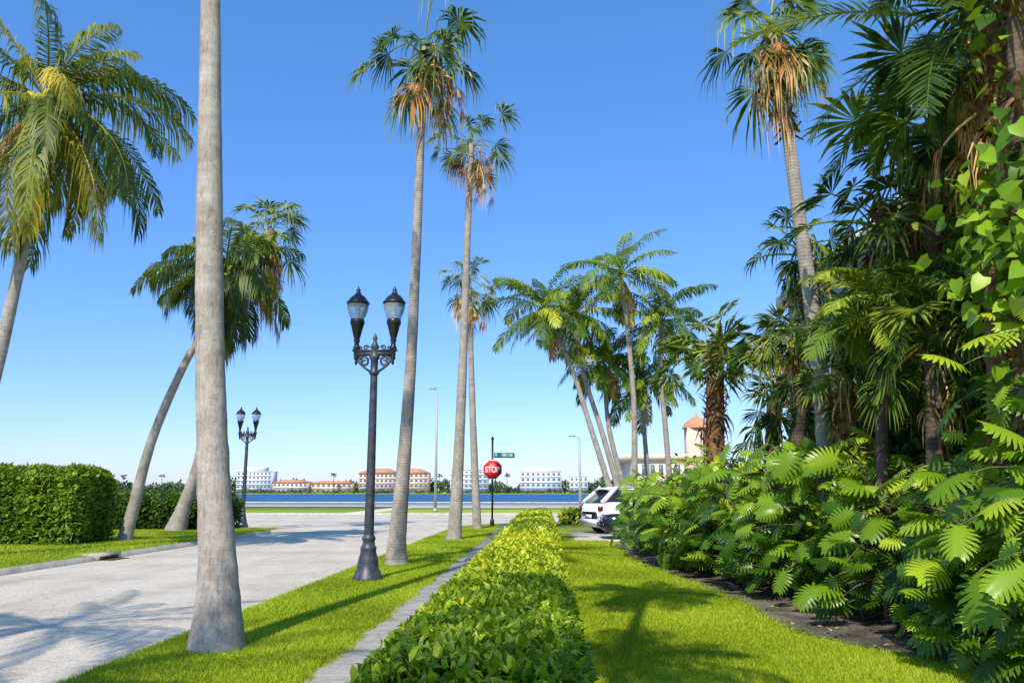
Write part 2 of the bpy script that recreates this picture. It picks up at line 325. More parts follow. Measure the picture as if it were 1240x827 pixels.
def fan(mb, base, az, e0, bend, Lp, Rr, nseg=26, spread=2.1, droop=.35, var=.4, full=.42):
    s,p,t,sd,up=curve(base,az,e0,bend,Lp,7,rnd(-.7,.7))
    mb.tube(p,np.linspace(.024,.013,7),4,False,min(1,var+.35))
    c=p[-1]; T=t[-1]-up[-1]*.25; T/=np.linalg.norm(T); S=sd[-1]; U=np.cross(T,S)
    if U[2]<0 and e0>-.5: U=-U
    a=np.linspace(-spread,spread,nseg)+rng.normal(0,.035,nseg); da=2*spread/(nseg-1)
    keep=rng.random(nseg)>.07; a=a[keep]; nseg=len(a)
    D=np.cos(a)[:,None]*T+np.sin(a)[:,None]*S+U*(.22*np.abs(np.sin(a)))[:,None]+rng.normal(0,.05,(nseg,3)); D/=np.linalg.norm(D,axis=1)[:,None]
    Pp=-np.sin(a)[:,None]*T+np.cos(a)[:,None]*S
    Rl=(Rr*(1-.25*(np.abs(a)/spread)**2)*rnd(.8,1.12,nseg))[:,None]; hw=full*Rl*math.tan(da/2)*.98
    zz=np.array([0,0,-1.]); dr=droop*rnd(.5,1.5,(nseg,1))
    mid=c+D*Rl*full+zz*Rl*dr*.06; q=c+D*Rl*.74*(1-.05*dr)+zz*Rl*dr*.36; tip=c+D*Rl*(.98-.25*dr)+zz*Rl*dr*1.0
    cc=np.repeat(c[None],nseg,0)
    V=np.stack([cc,mid-Pp*hw,mid+U*hw*.9,mid+Pp*hw,q-Pp*hw*.5,q+Pp*hw*.5,tip],1).reshape(-1,3); o=np.arange(nseg)[:,None]*7
    Q=(o[:,None,:]+np.array([[1,2,5,4]])[None]).reshape(-1,4)
    Tt=(o[:,None,:]+np.array([[0,1,2],[0,2,3],[4,5,6],[2,3,5]])[None]).reshape(-1,3)
    va=np.repeat(var+rng.normal(0,.09,nseg),7).reshape(-1,7)+np.array([.1,0,0,0,.08,.08,.42])
    mb.add(V,Q,Tt,np.clip(va,0,1).ravel())
GA=2.39996
def trunk_part(root, pts, rad, mat, sides=18, wob=.018, name='trunk', m=12):
    mb=MB(root.location); q,r=catmull(pts,rad,m); r=r*(1+rng.normal(0,wob,len(r))); mb.tube(q,r,sides); return mb.build(name,mat,root,True)
def boot_part(root, pts, rad, i0f, n, i1f=1.0, sz=1.0):
    mb=MB(root.location); q,r=catmull(pts,rad,10); m_=len(q)
    for k in range(n):
        i=rng.integers(int(m_*i0f),max(int(m_*i1f),int(m_*i0f)+1)); a=rnd(0,6.28); dd=np.array([math.cos(a),math.sin(a),rnd(.3,1.3)*(1 if rng.random()<.7 else -1)]); pp=q[i]+np.array([math.cos(a),math.sin(a),0])*r[i]*.8+np.array([0,0,rnd(-.1,.1)])
        w_=np.array([-math.sin(a),math.cos(a),0])*.04*sz; e=pp+dd*rnd(.08,.22)*sz
        mb.add([pp-w_,pp+w_,e+w_*.5,e-w_*.5,pp+np.array([math.cos(a),math.sin(a),0])*.03],[(0,1,2,3)],[(0,4,3),(4,1,2),(4,2,3)],.5)
    o=mb.build('leaf_bases',M['boots'],root); o['kind']='stuff'
def fan_palm(label, pts, rad, Rc=1.45, nf=24, dead=12, mat='fan', tmat='trunk', group=None, boots=0, v0=.42, lo=-45, name='fan_palm', nseg=24, droop=.55, skirt=1.0, dlen=.5, dhi=-10, full=.42, dsh=0, wind=None):
    root=empty(name, pts[0]); tag(root,label,'palm tree',group)
    trunk_part(root,pts,rad,M[tmat]); top=np.array(pts[-1])
    mb=MB(root.location)
    for k in range(nf):
        f=(k+.5)/nf; e=R(85-(85-lo)*f**.85)+rnd(-.22,.22); s=1 if f>.15 else .75; az=k*GA+rnd(-.5,.5)
        if wind is not None: az=az+wind[1]*math.sin(wind[0]-az)
        fan(mb, top+np.array([0,0,rnd(-.3,.25)*Rc]), az, e, rnd(.2,.9)+.3*f, Rc*.62*s*rnd(.55,1.3), Rc*.52*rnd(.75,1.15), nseg, rnd(1.3,2.3), droop*rnd(.5,1.6), v0+rnd(-.22,.28)-.10*f+(.3 if rng.random()<.12 else 0), full)
    mb.build('crown',M[mat],root)
    if dead:
        mb=MB(root.location)
        for k in range(dead):
            fan(mb, top+np.array([dsh,-abs(dsh)*.5,-rnd(-.05,.55)*Rc*skirt]), k*GA+rnd(-.4,.4), R(rnd(-78,dhi)), rnd(.5,1.2), Rc*dlen*rnd(.5,1.25), Rc*.5*rnd(.5,1), 16, rnd(.5,1.4), rnd(.6,1.1), rnd(.2,.95))
        mb.build('dead_fronds',M['dead'],root)
    if boots: boot_part(root,pts,rad,1-boots,160)
    return root
def feather_palm(label, pts, rad, L=3.2, nf=24, mat='coco', tmat='trunk', group=None, name='coconut_palm', ll=.6, n=46, lo=-40, v0=.4, droop=.5, nuts=0, lw=.022, dead=0, bend=(1.0,1.7), wind=None, yel=.18):
    root=empty(name, pts[0]); tag(root,label,'palm tree',group); trunk_part(root,pts,rad,M[tmat]); top=np.array(pts[-1])
    mb=MB(root.location)
    for k in range(nf):
        f=(k+.5)/nf; e=R(82-(82-lo)*f**.9)+rnd(-.2,.2); az=k*GA+rnd(-.55,.55)
        if wind is not None: az=az+wind[1]*math.sin(wind[0]-az)
        feather(mb, top+np.array([0,0,.1]), az, e, rnd(*bend)*(1-.45*f), L*rnd(.72,1.15)*(.8 if f<.12 else 1), n, lw, ll*rnd(.8,1.1), droop*rnd(.7,1.4), v0+rnd(-.22,.22)+(rnd(.3,.5) if rng.random()<yel else 0))
    mb.build('crown',M[mat],root)
    if dead:
        mb=MB(root.location)
        for k in range(dead): feather(mb, top, k*GA*1.3+1, R(rnd(-60,-20)), .9, L*.7, 34, lw, ll*.8, .9, rnd(.4,.95))
        mb.build('dead_fronds',M['dead'],root)
    if nuts:
        th=np.linspace(0,math.pi,8); proto=None
        for k in range(nuts):
            a=-math.pi/2+rnd(-1.7,1.7); loc=top+np.array([math.cos(a)*.42,math.sin(a)*.42,-rnd(-.12,.45)])-np.array(root.location)
            if proto is None:
                mb=MB(); mb.lathe([(.14*math.sin(x)+.0005,-.18*math.cos(x)) for x in th],(0,0,0),10); proto=mb.build('coconut',M['nut'],root,True); o=proto
            else: o=proto.copy(); COL.objects.link(o); o.parent=root
            o.location=tuple(float(v) for v in loc)
    return root
def shrub(label, c, rx, ry, h, n, leaf=.12, mat='hedge_dark', z0=.1, name='leafy_shrub', group=None, v0=.3, cat='shrub', K=26):
    root=empty(name,(c[0],c[1],0)); tag(root,label,cat,group); mb=MB(root.location)
    for k in range(9):
        a=rnd(0,6.28); e=np.array([c[0]+math.cos(a)*rx*.6,c[1]+math.sin(a)*ry*.6,h*rnd(.5,.85)])
        q,r=catmull([(c[0]+rnd(-.1,.1),c[1]+rnd(-.1,.1),-.02),((c[0]+e[0])/2+rnd(-.1,.1),(c[1]+e[1])/2,h*.35),e],[.04,.03,.01],5); mb.tube(q,r,6)
    mb.build('branches',M['stem'],root)
    cl=rng.normal(0,1,(K,3)); cl/=np.linalg.norm(cl,axis=1)[:,None]; cl*=rnd(.45,1,(K,1))
    ci=rng.integers(0,K,n); off=rng.normal(0,.2,(n,3)); q=cl[ci]+off
    rr=np.linalg.norm(q,axis=1); pos=np.array([c[0],c[1],(h+z0)/2])+q*np.array([rx,ry,(h-z0)/2]); pos[:,2]=np.clip(pos[:,2],z0,None)
    nd=q/(rr[:,None]+1e-6); dd=nd*.7+rng.normal(0,.6,(n,3))+np.array([0,0,-.1]); nn=nd+np.array([0,0,.9])+rng.normal(0,.4,(n,3))
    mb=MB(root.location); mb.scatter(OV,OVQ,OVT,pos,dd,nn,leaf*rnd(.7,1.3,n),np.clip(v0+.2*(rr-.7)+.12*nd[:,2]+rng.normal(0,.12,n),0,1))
    mb.build('foliage',M[mat],root); return root
def philodendron(label, c, h, rad, n=34, leaf=.55, v0=.4, lean=(0,0), group='split-leaf shrubs in the planting bed', upz=(-.6,.4)):
    root=empty('philodendron_shrub',(c[0],c[1],0)); tag(root,label,'shrub',group)
    ms=MB(root.location); ml=MB(root.location); mp_=MB(root.location); pos=[];dd=[];nn=[]
    for st in range(4):
        a=rnd(0,6.28); tp=np.array([c[0]+math.cos(a)*rad*.35+lean[0],c[1]+math.sin(a)*rad*.35+lean[1],h*rnd(.6,.85)])
        q,r=catmull([(c[0]+rnd(-.12,.12),c[1]+rnd(-.12,.12),-.02),(c[0]+rnd(-.2,.2)+lean[0]*.3,c[1]+rnd(-.2,.2),h*.3),tp],[.06,.05,.04],6); ms.tube(q,r,8)
        for k in range(n//4):
            i=rng.integers(2,len(q)); az=rnd(0,6.28); e=rnd(-.1,1.3); Lp=rad*rnd(.35,1.05)*(1 if e<.8 else .7)
            s,pp,t,sd,up=curve(q[i],az,e,rnd(.4,1.1),Lp,6); ml_=pp[-1]
            if ml_[2]<.3: ml_[2]=rnd(.25,.5)
            mp_.tube(pp,np.linspace(.010,.006,6),4,False); pos.append(ml_); o=np.array([math.cos(az),math.sin(az),0])
            dd.append(o*.8+np.array([0,0,rnd(*upz)])+rng.normal(0,.35,3)); nn.append(o*.5+np.array([-.15,-.45,1])+rng.normal(0,.38,3))
    ms.build('stem',M['stem'],root,True); mp_.build('leaf_stalks',M['stem'],root)
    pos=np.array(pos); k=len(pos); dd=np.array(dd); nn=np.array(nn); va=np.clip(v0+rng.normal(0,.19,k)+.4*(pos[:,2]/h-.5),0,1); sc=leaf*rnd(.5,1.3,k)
    h2=rng.random(k)<.6
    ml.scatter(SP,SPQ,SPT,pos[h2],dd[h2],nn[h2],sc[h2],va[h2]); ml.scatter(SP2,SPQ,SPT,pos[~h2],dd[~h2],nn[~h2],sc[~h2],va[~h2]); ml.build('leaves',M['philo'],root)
    return root
def hedge(name, label, x0,x1,y0,y1,h, zones, mat, leaf=.085, group=None, ybias=0, bumpa=.05, v0=.35, topv=.35, cat='hedge', edge=.10):
    root=empty(name,((x0+x1)/2,y0,0)); tag(root,label,cat,group)
    mb=MB(root.location); g=.11+max(0,edge-.1)*.5; mb.box(x0+g,x1-g,y0+g,y1-g,-.02,h-g-max(0,edge-.1)*.5); mb.build('inner_shade_box',M['core'],root)  # plain dark box standing in for the shade inside the foliage
    mb=MB(root.location)
    for (a,b_,dens,sc) in zones:
        per=[('T',(x1-x0)*(b_-a)),('L',h*(b_-a)),('R',h*(b_-a))]
        if a==y0: per.append(('F',(x1-x0)*h))
        if b_==y1: per.append(('B',(x1-x0)*h))
        for f,A in per:
            n=int(A*dens); u=rnd(0,1,n); vv=rnd(0,1,n); dep=np.abs(rng.normal(0,.045,n))-.02
            if f=='T': pos=np.stack([x0+u*(x1-x0),a+vv*(b_-a),h-dep],1); nv=np.array([0,0,1.])
            elif f=='L': pos=np.stack([x0+dep,a+vv*(b_-a),h*u],1); nv=np.array([-1.,0,.25])
            elif f=='R': pos=np.stack([x1-dep,a+vv*(b_-a),h*u],1); nv=np.array([1.,0,.25])
            elif f=='F': pos=np.stack([x0+u*(x1-x0),a+dep,h*vv],1); nv=np.array([0,-1.,.3])
            else: pos=np.stack([x0+u*(x1-x0),b_-dep,h*vv],1); nv=np.array([0,1.,.3])
            X,Y,Z=pos.T; lump=bumpa*(np.sin(X*5.1+Y*2.3)+np.sin(Y*3.7-X*2+1)+.7*np.sin(Y*8.3+Z*6)+.6*np.sin(X*11-Y*5+Z*7))*.6
            pos=pos+nv*lump[:,None]
            e1=np.clip((np.minimum(pos[:,0]-x0,x1-pos[:,0])),0,edge*2)/(edge*2); e2=np.clip((np.minimum(pos[:,1]-y0,y1-pos[:,1])),0,edge*2)/(edge*2)
            zf=np.clip(pos[:,2]/h,0,1)**4; pos[:,2]-=zf*edge*((1-e1)**2+(1-e2)**2)
            cx=(x0+x1)/2; ins=(np.clip(pos[:,2]/h,0,1)**5)*edge*.6; pos[:,0]-=np.sign(pos[:,0]-cx)*ins*(1-e1)
            dd=nv*.45+rng.normal(0,.65,(n,3)); nn=nv+np.array([0,0,.5])+rng.normal(0,.42,(n,3))
            var=v0+topv*(pos[:,2]/h-.55)+lump*1.6-dep*2.2+rng.normal(0,.15,n)+.22*np.clip((pos[:,1]-8.5)/6,-1,1)*(mat=='hedge')  # low hedge: tree shade over the near end is put into the leaf colour
            T_=(OV,OVQ,OVT) if sc<1.6 else (DI,DIQ,None)
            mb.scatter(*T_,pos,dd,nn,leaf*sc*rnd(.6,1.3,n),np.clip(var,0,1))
    mb.build('foliage',M[mat],root); return root

# ================================================================= SETTING
mb=MB(); mb.box(-1500,1500,-60,119,-1.5,-.2); struct('ground',mb,M['ground'])
mb=MB(); mb.add([(-4000,119,-1.2),(4000,119,-1.2),(4000,7000,-1.2),(-4000,7000,-1.2)],[(0,1,2,3)]); struct('water',mb,M['water'])
mb=MB(); mb.box(-2500,2500,900,6500,-1.4,-.4); struct('far_shore',mb,M['farlawn'])
mb=MB(); mb.add([(-260,-50,-.12),(160,-50,-.12),(160,62,-.12),(-260,62,-.12)],[(0,1,2,3)]); struct('road',mb,M['road'])
def corner(cx,cy,r,a0,a1,n=10): return [(cx+r*math.cos(R(a0+(a1-a0)*i/n)),cy+r*math.sin(R(a0+(a1-a0)*i/n))) for i in range(n+1)]
def block(xe,ye,xo,r,ins,left):
    if left: return [(xo,-49),(xe-ins,-49)]+corner(xe-r,ye-r,r-ins,0,90)+[(xo,ye-ins)]
    return [(xe+ins,-49),(xo,-49),(xo,ye-ins)]+corner(xe+r,ye-r,r-ins,90,180)
struct('kerb_left',prism(block(-11.35,37,-255,4,0,True),-.25,0),M['kerb'])
struct('verge_left',prism(block(-11.35,37,-255,4,.2,True),-.1,.012),M['lawn'])
struct('kerb_right',prism(block(-4.15,43,150,5,0,False),-.25,-.03),M['kerb'])
struct('lawn',prism(block(-4.15,43,150,5,.10,False),-.1,0),M['lawn'])
mb=MB(); mb.box(-2.08,-1.02,-49,42,-.05,.012); struct('sidewalk',mb,M['walk'])
BY=[3,7,8,9,9.8,11,12.5,14,17,19.5,22,25.5]; BX=[4.6,4.3,3.95,3.2,2.9,2.8,2.9,2.75,2.35,2.1,2.1,2.0]
bed=[(x+.06*math.sin(y*3),y) for x,y in zip(BX,BY)]+[(2.6,26.6),(12,27),(60,27),(60,3)]
struct('planting_bed',prism(bed,-.05,.02),M['soil'])
mb=MB(); mb.box(1.0,14,27.2,34.6,-.05,.014); struct('driveway',mb,M['walk'])
mb=MB(); mb.box(-260,160,62,118.5,-.3,-.02); struct('promenade',mb,M['kerb'])
mb=MB(); mb.box(-260,-15.5,62.5,86,-.1,.03); struct('waterfront_lawn_left',mb,M['farlawn'])
mb=MB(); mb.box(-13,30,62.5,80,-.1,.03); struct('waterfront_lawn_right',mb,M['farlawn'])
mb=MB(); mb.box(-260,160,118.5,119.4,-1.6,.12); o=mb.build('seawall',M['kerb']); tag(o,'low pale concrete seawall between the road and the water','wall')
p=G(130,671,-.0); root=empty('storm_drain',(-11.38,p[1],0)); tag(root,'rusty storm drain inlet set into the left kerb','drain')
mb=MB(root.location); mb.box(-11.9,-11.3,p[1]-.6,p[1]+.6,-.15,.03); mb.build('concrete_surround',M['kerb'],root)
mb=MB(root.location); mb.box(-11.31,-11.29,p[1]-.45,p[1]+.45,-.11,-.02); mb.build('inlet_opening',M['rust'],root)
mb=MB(root.location)
for k in range(9): mb.box(-11.27,-10.95,p[1]-.45+k*.1,p[1]-.4+k*.1,-.12,-.108)
mb.build('grate',M['rust'],root)

def blades(name,label,regions):
    mb=MB()
    for (x0,x1,y0,y1,dens,hh) in regions:
        n=int((x1-x0)*(y1-y0)*dens); pos=np.stack([rnd(x0,x1,n),rnd(y0,y1,n),np.zeros(n)],1)
        lim=np.interp(pos[:,1],BY,BX)
        pos=pos[pos[:,0]<lim+rng.normal(0,.10,len(pos))]
        if x1<0: pos=pos[pos[:,0]<x1-.05+.04*np.sin(pos[:,1]*3.1)+.03*np.sin(pos[:,1]*9.7)+rng.normal(0,.015,len(pos))]
        n=len(pos)
        a=rnd(0,6.28,n); wv=np.stack([np.cos(a),np.sin(a),np.zeros(n)],1)*hh*.14; t=np.stack([rng.normal(0,.4,n),rng.normal(0,.4,n),rnd(.6,1.1,n)],1)*hh
        V=np.stack([pos-wv,pos+wv,pos+t],1).reshape(-1,3)
        pt=.12*np.sin(pos[:,0]*2.1+pos[:,1]*.9)+.1*np.sin(pos[:,0]*.7-pos[:,1]*1.7)
        mb.add(V,None,np.arange(3*n).reshape(-1,3),np.repeat(np.clip(.45+pt+rng.normal(0,.19,n),0,1),3))
    o=mb.build(name,M['grassblade']); tag(o,label,'grass',None,'stuff')
blades('lawn_grass','short bright green lawn grass between the hedge and the planting bed',[(.1,4.9,6,10,5200,.045),(.1,3.4,10,16,2600,.055),(.2,2.8,16,27,900,.07)])
blades('verge_grass','short green verge grass between the sidewalk and the road',[(-4.12,-1.98,6.5,11,4800,.05),(-4.12,-1.98,11,18,2400,.055),(-4.12,-2.0,18,38,700,.08)])
blades('far_verge_grass','short green grass on the far left verge in front of the hedges',[(-18,-11.5,16,36,420,.08)])
n=700; pos=np.stack([rnd(2.0,5.5,n),rnd(7.5,24,n),np.full(n,.035)],1); pos=pos[pos[:,0]>np.interp(pos[:,1],BY,BX)]; n=len(pos); mb=MB()
mb.scatter(OV,OVQ,OVT,pos,np.stack([rng.normal(0,1,n),rng.normal(0,1,n),rng.normal(0,.15,n)],1),np.tile([0,0,1.],(n,1))+rng.normal(0,.3,(n,3)),rnd(.04,.10,n),rnd(0,1,n))
tag(mb.build('leaf_litter',M['litter']),'dry brown fallen leaves scattered over the planting bed','leaves',None,'stuff')

# ================================================================= HEDGES
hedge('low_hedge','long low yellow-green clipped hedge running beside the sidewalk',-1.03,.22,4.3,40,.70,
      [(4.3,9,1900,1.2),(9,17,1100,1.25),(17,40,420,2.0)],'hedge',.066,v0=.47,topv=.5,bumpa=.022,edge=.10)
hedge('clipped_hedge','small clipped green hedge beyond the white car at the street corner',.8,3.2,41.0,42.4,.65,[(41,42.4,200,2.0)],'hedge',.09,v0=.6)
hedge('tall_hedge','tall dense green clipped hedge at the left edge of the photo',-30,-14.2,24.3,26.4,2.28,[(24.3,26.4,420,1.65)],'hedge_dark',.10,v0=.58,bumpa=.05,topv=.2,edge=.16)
hedge('shaded_hedge','lower dark shaded hedge behind the leaning palm trunks',-20,-13.5,34.2,35.8,1.42,[(34.2,35.8,300,1.65)],'hedge_dark',.10,v0=.2,edge=.15)  # low leaf tone paints in the shade of the trees

# ================================================================= PALMS
def base_trunk(pix, Y=None, ground=True):
    if Y is None:
        g=G(*pix[0]); Y=g[1]; out=[g-np.array([0,0,.05])]; pix=pix[1:]
    else: out=[]
    out+= [P(x,y,Y) for x,y in pix]
    return out
t=base_trunk([(262,786),(264,700),(258,560),(254,400),(254,200),(255,0),(257,-240),(262,-560)])
feather_palm('thick smooth grey palm trunk in the foreground on the verge, rising out of frame',t,[.30,.205,.168,.155,.14,.112,.10,.09],L=3.4,nf=22,tmat='trunk_near',name='palm_tree')
t=base_trunk([(480,684),(481,655),(489,560),(498,430),(505,280),(510,150),(515,58)])
fan_palm('tallest fan palm just behind the near street lamp, with a dark shaggy crown',t,[.28,.20,.155,.125,.11,.10,.09],1.85,19,14,'fan','trunk','fan palms along the verge',v0=.30,skirt=1.0,lo=-60,droop=.7,dlen=.5,dhi=-5,dsh=.25)
t=base_trunk([(549,654),(551,635),(556,540),(562,400),(567,260),(571,175)])
fan_palm('middle fan palm of the verge row, with a green crown and tan dead fronds',t,[.30,.23,.18,.14,.115,.10],1.75,19,18,'fan','trunk','fan palms along the verge',v0=.52,lo=-35,dlen=.55,skirt=1.2,dsh=.3,droop=.5)
t=base_trunk([(578,641),(577,620),(573,520),(570,420),(568,345)])
fan_palm('farthest fan palm of the verge row, short crown above a pale thin trunk',t,[.22,.18,.15,.12,.12],1.8,20,14,'fan','trunk','fan palms along the verge',v0=.54,lo=-50,dlen=.55,droop=.5)
t=base_trunk([(150,655),(160,620),(185,530),(224,440),(256,385),(272,335)])
feather_palm('leaning coconut palm on the left verge with long drooping dark fronds',t,[.26,.19,.15,.13,.12,.11],L=3.0,nf=44,ll=.8,v0=.27,nuts=4,lo=-75,lw=.03,bend=(1.3,2.2),droop=1.0,n=50,yel=.08)
t=base_trunk([(212,643),(222,615),(240,560),(262,450),(290,365),(324,280)],None)
fan_palm('fan palm leaning right behind the foreground trunk, with tan dead fronds',t,[.46,.28,.20,.15,.14,.12],2.25,24,56,'fan','trunk',None,v0=.6,skirt=1.9,lo=-10,dlen=.38,dhi=-40,droop=.4,dsh=.3)
Yf=G(-62,676)[1]
t=[G(-62,676)-np.array([0,0,.05])]+[P(x,y,Yf) for x,y in ((-45,600),(-5,450),(22,330),(42,240),(56,125))]
feather_palm('large coconut palm at the upper left edge with yellowing fronds and coconuts',t,[.28,.19,.155,.14,.13,.12],L=4.3,nf=38,ll=.85,n=66,v0=.36,nuts=18,lo=-66,lw=.026,bend=(1.2,2.2),droop=.85,dead=3,wind=(0,.45),yel=.32)
def rp(pix,Y):
    q=[P(x,y,Y) for x,y in pix]; q0=q[0].copy()
    b_=np.array([q0[0]+(q0[0]-q[1][0])*.3,Y,-.05]); return [b_]+q
gp='slender feather palms clustered beyond the shrubs'
specs=[((740,598),(716,520),(690,440),(660,378),36,3.2,'leftmost feather palm of the cluster, arching over the water view',.42),
 ((750,598),(728,520),(706,450),(696,385),37,3.0,'feather palm second from left in the cluster, with yellow seed stalks',.55),
 ((768,600),(768,500),(762,420),(752,335),35.5,3.3,'tallest feather palm of the cluster with a yellow-green upright crown',.55),
 ((758,600),(742,540),(735,500),(732,440),38,2.6,'small feather palm low in the middle of the cluster',.36),
 ((812,600),(806,520),(800,460),(800,392),36.5,3.2,'rightmost feather palm of the cluster, deep green beside the stiff fan palm',.42),
 ((785,600),(783,560),(780,520),(776,465),39,2.8,'low bushy feather palm at the foot of the cluster',.34)]
for a,b_,c,e,Y,L,lab,v in specs:
    feather_palm(lab,rp([a,b_,c,e],Y),[.18,.14,.12,.105,.10],L=L,nf=25,mat='feather',tmat='trunk',group=gp,name='feather_palm',ll=.75,n=44,v0=v,lo=-35,lw=.032,droop=.6,bend=(1.1,1.9),dead=1,yel=.08)
fan_palm('short fan palm with a brown fibrous trunk and stiff open fans above the shrubs',rp([(866,600),(866,530),(866,425)],17),[.19,.18,.19,.18],1.65,22,3,'fan','boots',None,boots=.6,v0=.5,lo=-15,droop=.08,full=.6)
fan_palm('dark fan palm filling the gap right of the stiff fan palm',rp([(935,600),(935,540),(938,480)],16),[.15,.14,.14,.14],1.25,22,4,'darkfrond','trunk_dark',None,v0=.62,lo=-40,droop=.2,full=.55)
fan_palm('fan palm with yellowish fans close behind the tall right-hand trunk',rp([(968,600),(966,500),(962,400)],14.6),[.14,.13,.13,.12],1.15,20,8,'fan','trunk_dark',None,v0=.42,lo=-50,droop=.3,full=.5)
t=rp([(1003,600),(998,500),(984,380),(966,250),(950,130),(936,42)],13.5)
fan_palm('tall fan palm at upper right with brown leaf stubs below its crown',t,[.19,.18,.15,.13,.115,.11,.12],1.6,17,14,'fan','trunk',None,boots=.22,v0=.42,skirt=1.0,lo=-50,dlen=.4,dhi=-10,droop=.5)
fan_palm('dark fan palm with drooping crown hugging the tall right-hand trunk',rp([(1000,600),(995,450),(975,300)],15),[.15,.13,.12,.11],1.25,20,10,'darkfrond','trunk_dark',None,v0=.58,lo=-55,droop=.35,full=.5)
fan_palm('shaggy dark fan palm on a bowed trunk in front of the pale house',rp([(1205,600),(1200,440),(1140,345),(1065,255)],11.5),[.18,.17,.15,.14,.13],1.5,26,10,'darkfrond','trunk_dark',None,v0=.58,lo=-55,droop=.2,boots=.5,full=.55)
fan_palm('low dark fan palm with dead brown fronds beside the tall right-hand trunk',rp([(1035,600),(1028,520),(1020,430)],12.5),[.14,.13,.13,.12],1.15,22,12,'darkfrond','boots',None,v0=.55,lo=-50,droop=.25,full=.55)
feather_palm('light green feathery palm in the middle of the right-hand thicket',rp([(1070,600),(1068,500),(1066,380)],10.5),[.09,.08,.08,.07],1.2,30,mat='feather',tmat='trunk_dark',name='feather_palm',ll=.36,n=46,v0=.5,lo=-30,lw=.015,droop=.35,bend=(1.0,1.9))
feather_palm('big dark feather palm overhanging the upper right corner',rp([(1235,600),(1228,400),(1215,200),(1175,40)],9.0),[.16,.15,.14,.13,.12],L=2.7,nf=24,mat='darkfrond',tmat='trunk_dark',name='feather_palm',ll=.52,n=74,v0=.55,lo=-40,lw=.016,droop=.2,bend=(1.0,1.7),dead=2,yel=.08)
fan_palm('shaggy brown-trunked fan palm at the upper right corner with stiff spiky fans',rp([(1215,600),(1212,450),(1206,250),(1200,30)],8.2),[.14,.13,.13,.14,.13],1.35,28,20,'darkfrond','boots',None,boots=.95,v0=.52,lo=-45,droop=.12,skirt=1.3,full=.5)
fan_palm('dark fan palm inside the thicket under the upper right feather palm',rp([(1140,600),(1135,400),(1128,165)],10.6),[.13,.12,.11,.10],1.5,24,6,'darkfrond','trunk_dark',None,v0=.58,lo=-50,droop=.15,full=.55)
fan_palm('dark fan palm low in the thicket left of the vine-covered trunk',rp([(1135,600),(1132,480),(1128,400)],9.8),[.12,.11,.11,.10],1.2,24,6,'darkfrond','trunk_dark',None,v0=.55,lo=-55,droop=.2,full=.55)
for (x,y,h,L,by) in ((-1.8,-2.8,8.2,2.2,-3.4),(-1.3,.1,8.6,1.9,-3.0),(-.9,3.3,10.6,1.5,-2.2),(-8.6,2.2,8.8,3.2,1.6),(-6.4,-1.2,8.4,3,-1.8)):
    feather_palm('coconut palm standing behind the camera position, out of the picture',[(x,by,-.05),(x+.1,by+(y-by)*.3,3),(x+.1,by+(y-by)*.7,6),(x,y,h)],[.16,.10,.08,.07],L=L,nf=22,n=34,lw=.02,droop=.9,group='palms behind the camera')

# ================================================================= RIGHT SIDE PLANTS
ph=[('split-leaf shrub at the far end of the planting bed beside the parked cars',3.0,23.5,2.2,1.0,.48),
('split-leaf shrub second from the far end of the planting bed',3.0,20.6,2.4,1.05,.54),
('broad split-leaf shrub in the middle of the bed below the feather palms',3.15,18.0,2.35,1.05,.5),
('split-leaf shrub with glossy leaves below the short stiff fan palm',3.45,15.6,2.45,1.05,.54),
('split-leaf shrub with bare leaning stems over the mulch in the middle of the bed',3.85,13.3,2.35,1.05,.52),
('split-leaf shrub below the tall right-hand fan palm trunk',4.3,12.0,2.4,1.1,.5),
('dark split-leaf shrub right of the open mulch',4.45,10.2,2.3,1.1,.47),
('split-leaf shrub behind the nearest shrub at the right edge',4.9,8.8,2.7,1.1,.53),
('nearest large glossy split-leaf shrub at the bottom right corner',4.6,6.8,2.2,1.1,.55),
('split-leaf shrub at the right edge, climbing high under the vine',4.75,7.0,3.5,.95,.62),
('split-leaf shrub left of the nearest one, its leaves touching the lawn',4.25,8.0,1.9,.85,.53)]
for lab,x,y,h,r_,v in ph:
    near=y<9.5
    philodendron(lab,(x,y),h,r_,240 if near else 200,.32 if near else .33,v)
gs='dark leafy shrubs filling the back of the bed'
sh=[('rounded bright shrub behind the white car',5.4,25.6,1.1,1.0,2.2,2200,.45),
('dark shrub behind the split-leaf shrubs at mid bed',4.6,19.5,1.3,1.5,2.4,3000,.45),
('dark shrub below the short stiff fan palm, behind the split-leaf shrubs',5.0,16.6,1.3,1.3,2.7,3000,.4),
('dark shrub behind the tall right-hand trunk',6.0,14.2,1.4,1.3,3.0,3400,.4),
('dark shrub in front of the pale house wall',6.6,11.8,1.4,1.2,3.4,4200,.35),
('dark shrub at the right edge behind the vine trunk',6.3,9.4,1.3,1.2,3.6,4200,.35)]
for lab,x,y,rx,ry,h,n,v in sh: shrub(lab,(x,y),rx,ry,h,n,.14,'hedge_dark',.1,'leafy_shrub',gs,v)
gs='glossy yellow-green shrubs between the split-leaf shrubs'
sh=[('glossy bright shrub nearest the white car, left end of the bed',2.85,22.0,.6,.7,1.8,1700,.5,.13),
('upright yellow-green shrub between two split-leaf shrubs at mid bed',2.95,16.9,.5,.6,2.0,1900,.55,.12),
('low glossy shrub leaning over the mulch below the stiff fan palm',3.6,14.4,.5,.6,1.8,1900,.52,.15),
('fine-leaved yellow-green shrub right of the open mulch',4.3,11.2,.6,.55,2.1,2800,.5,.10),
('tall bright shrub among the dark leaves under the vine-covered trunk',5.0,8.0,.55,.5,3.1,2600,.52,.14)]
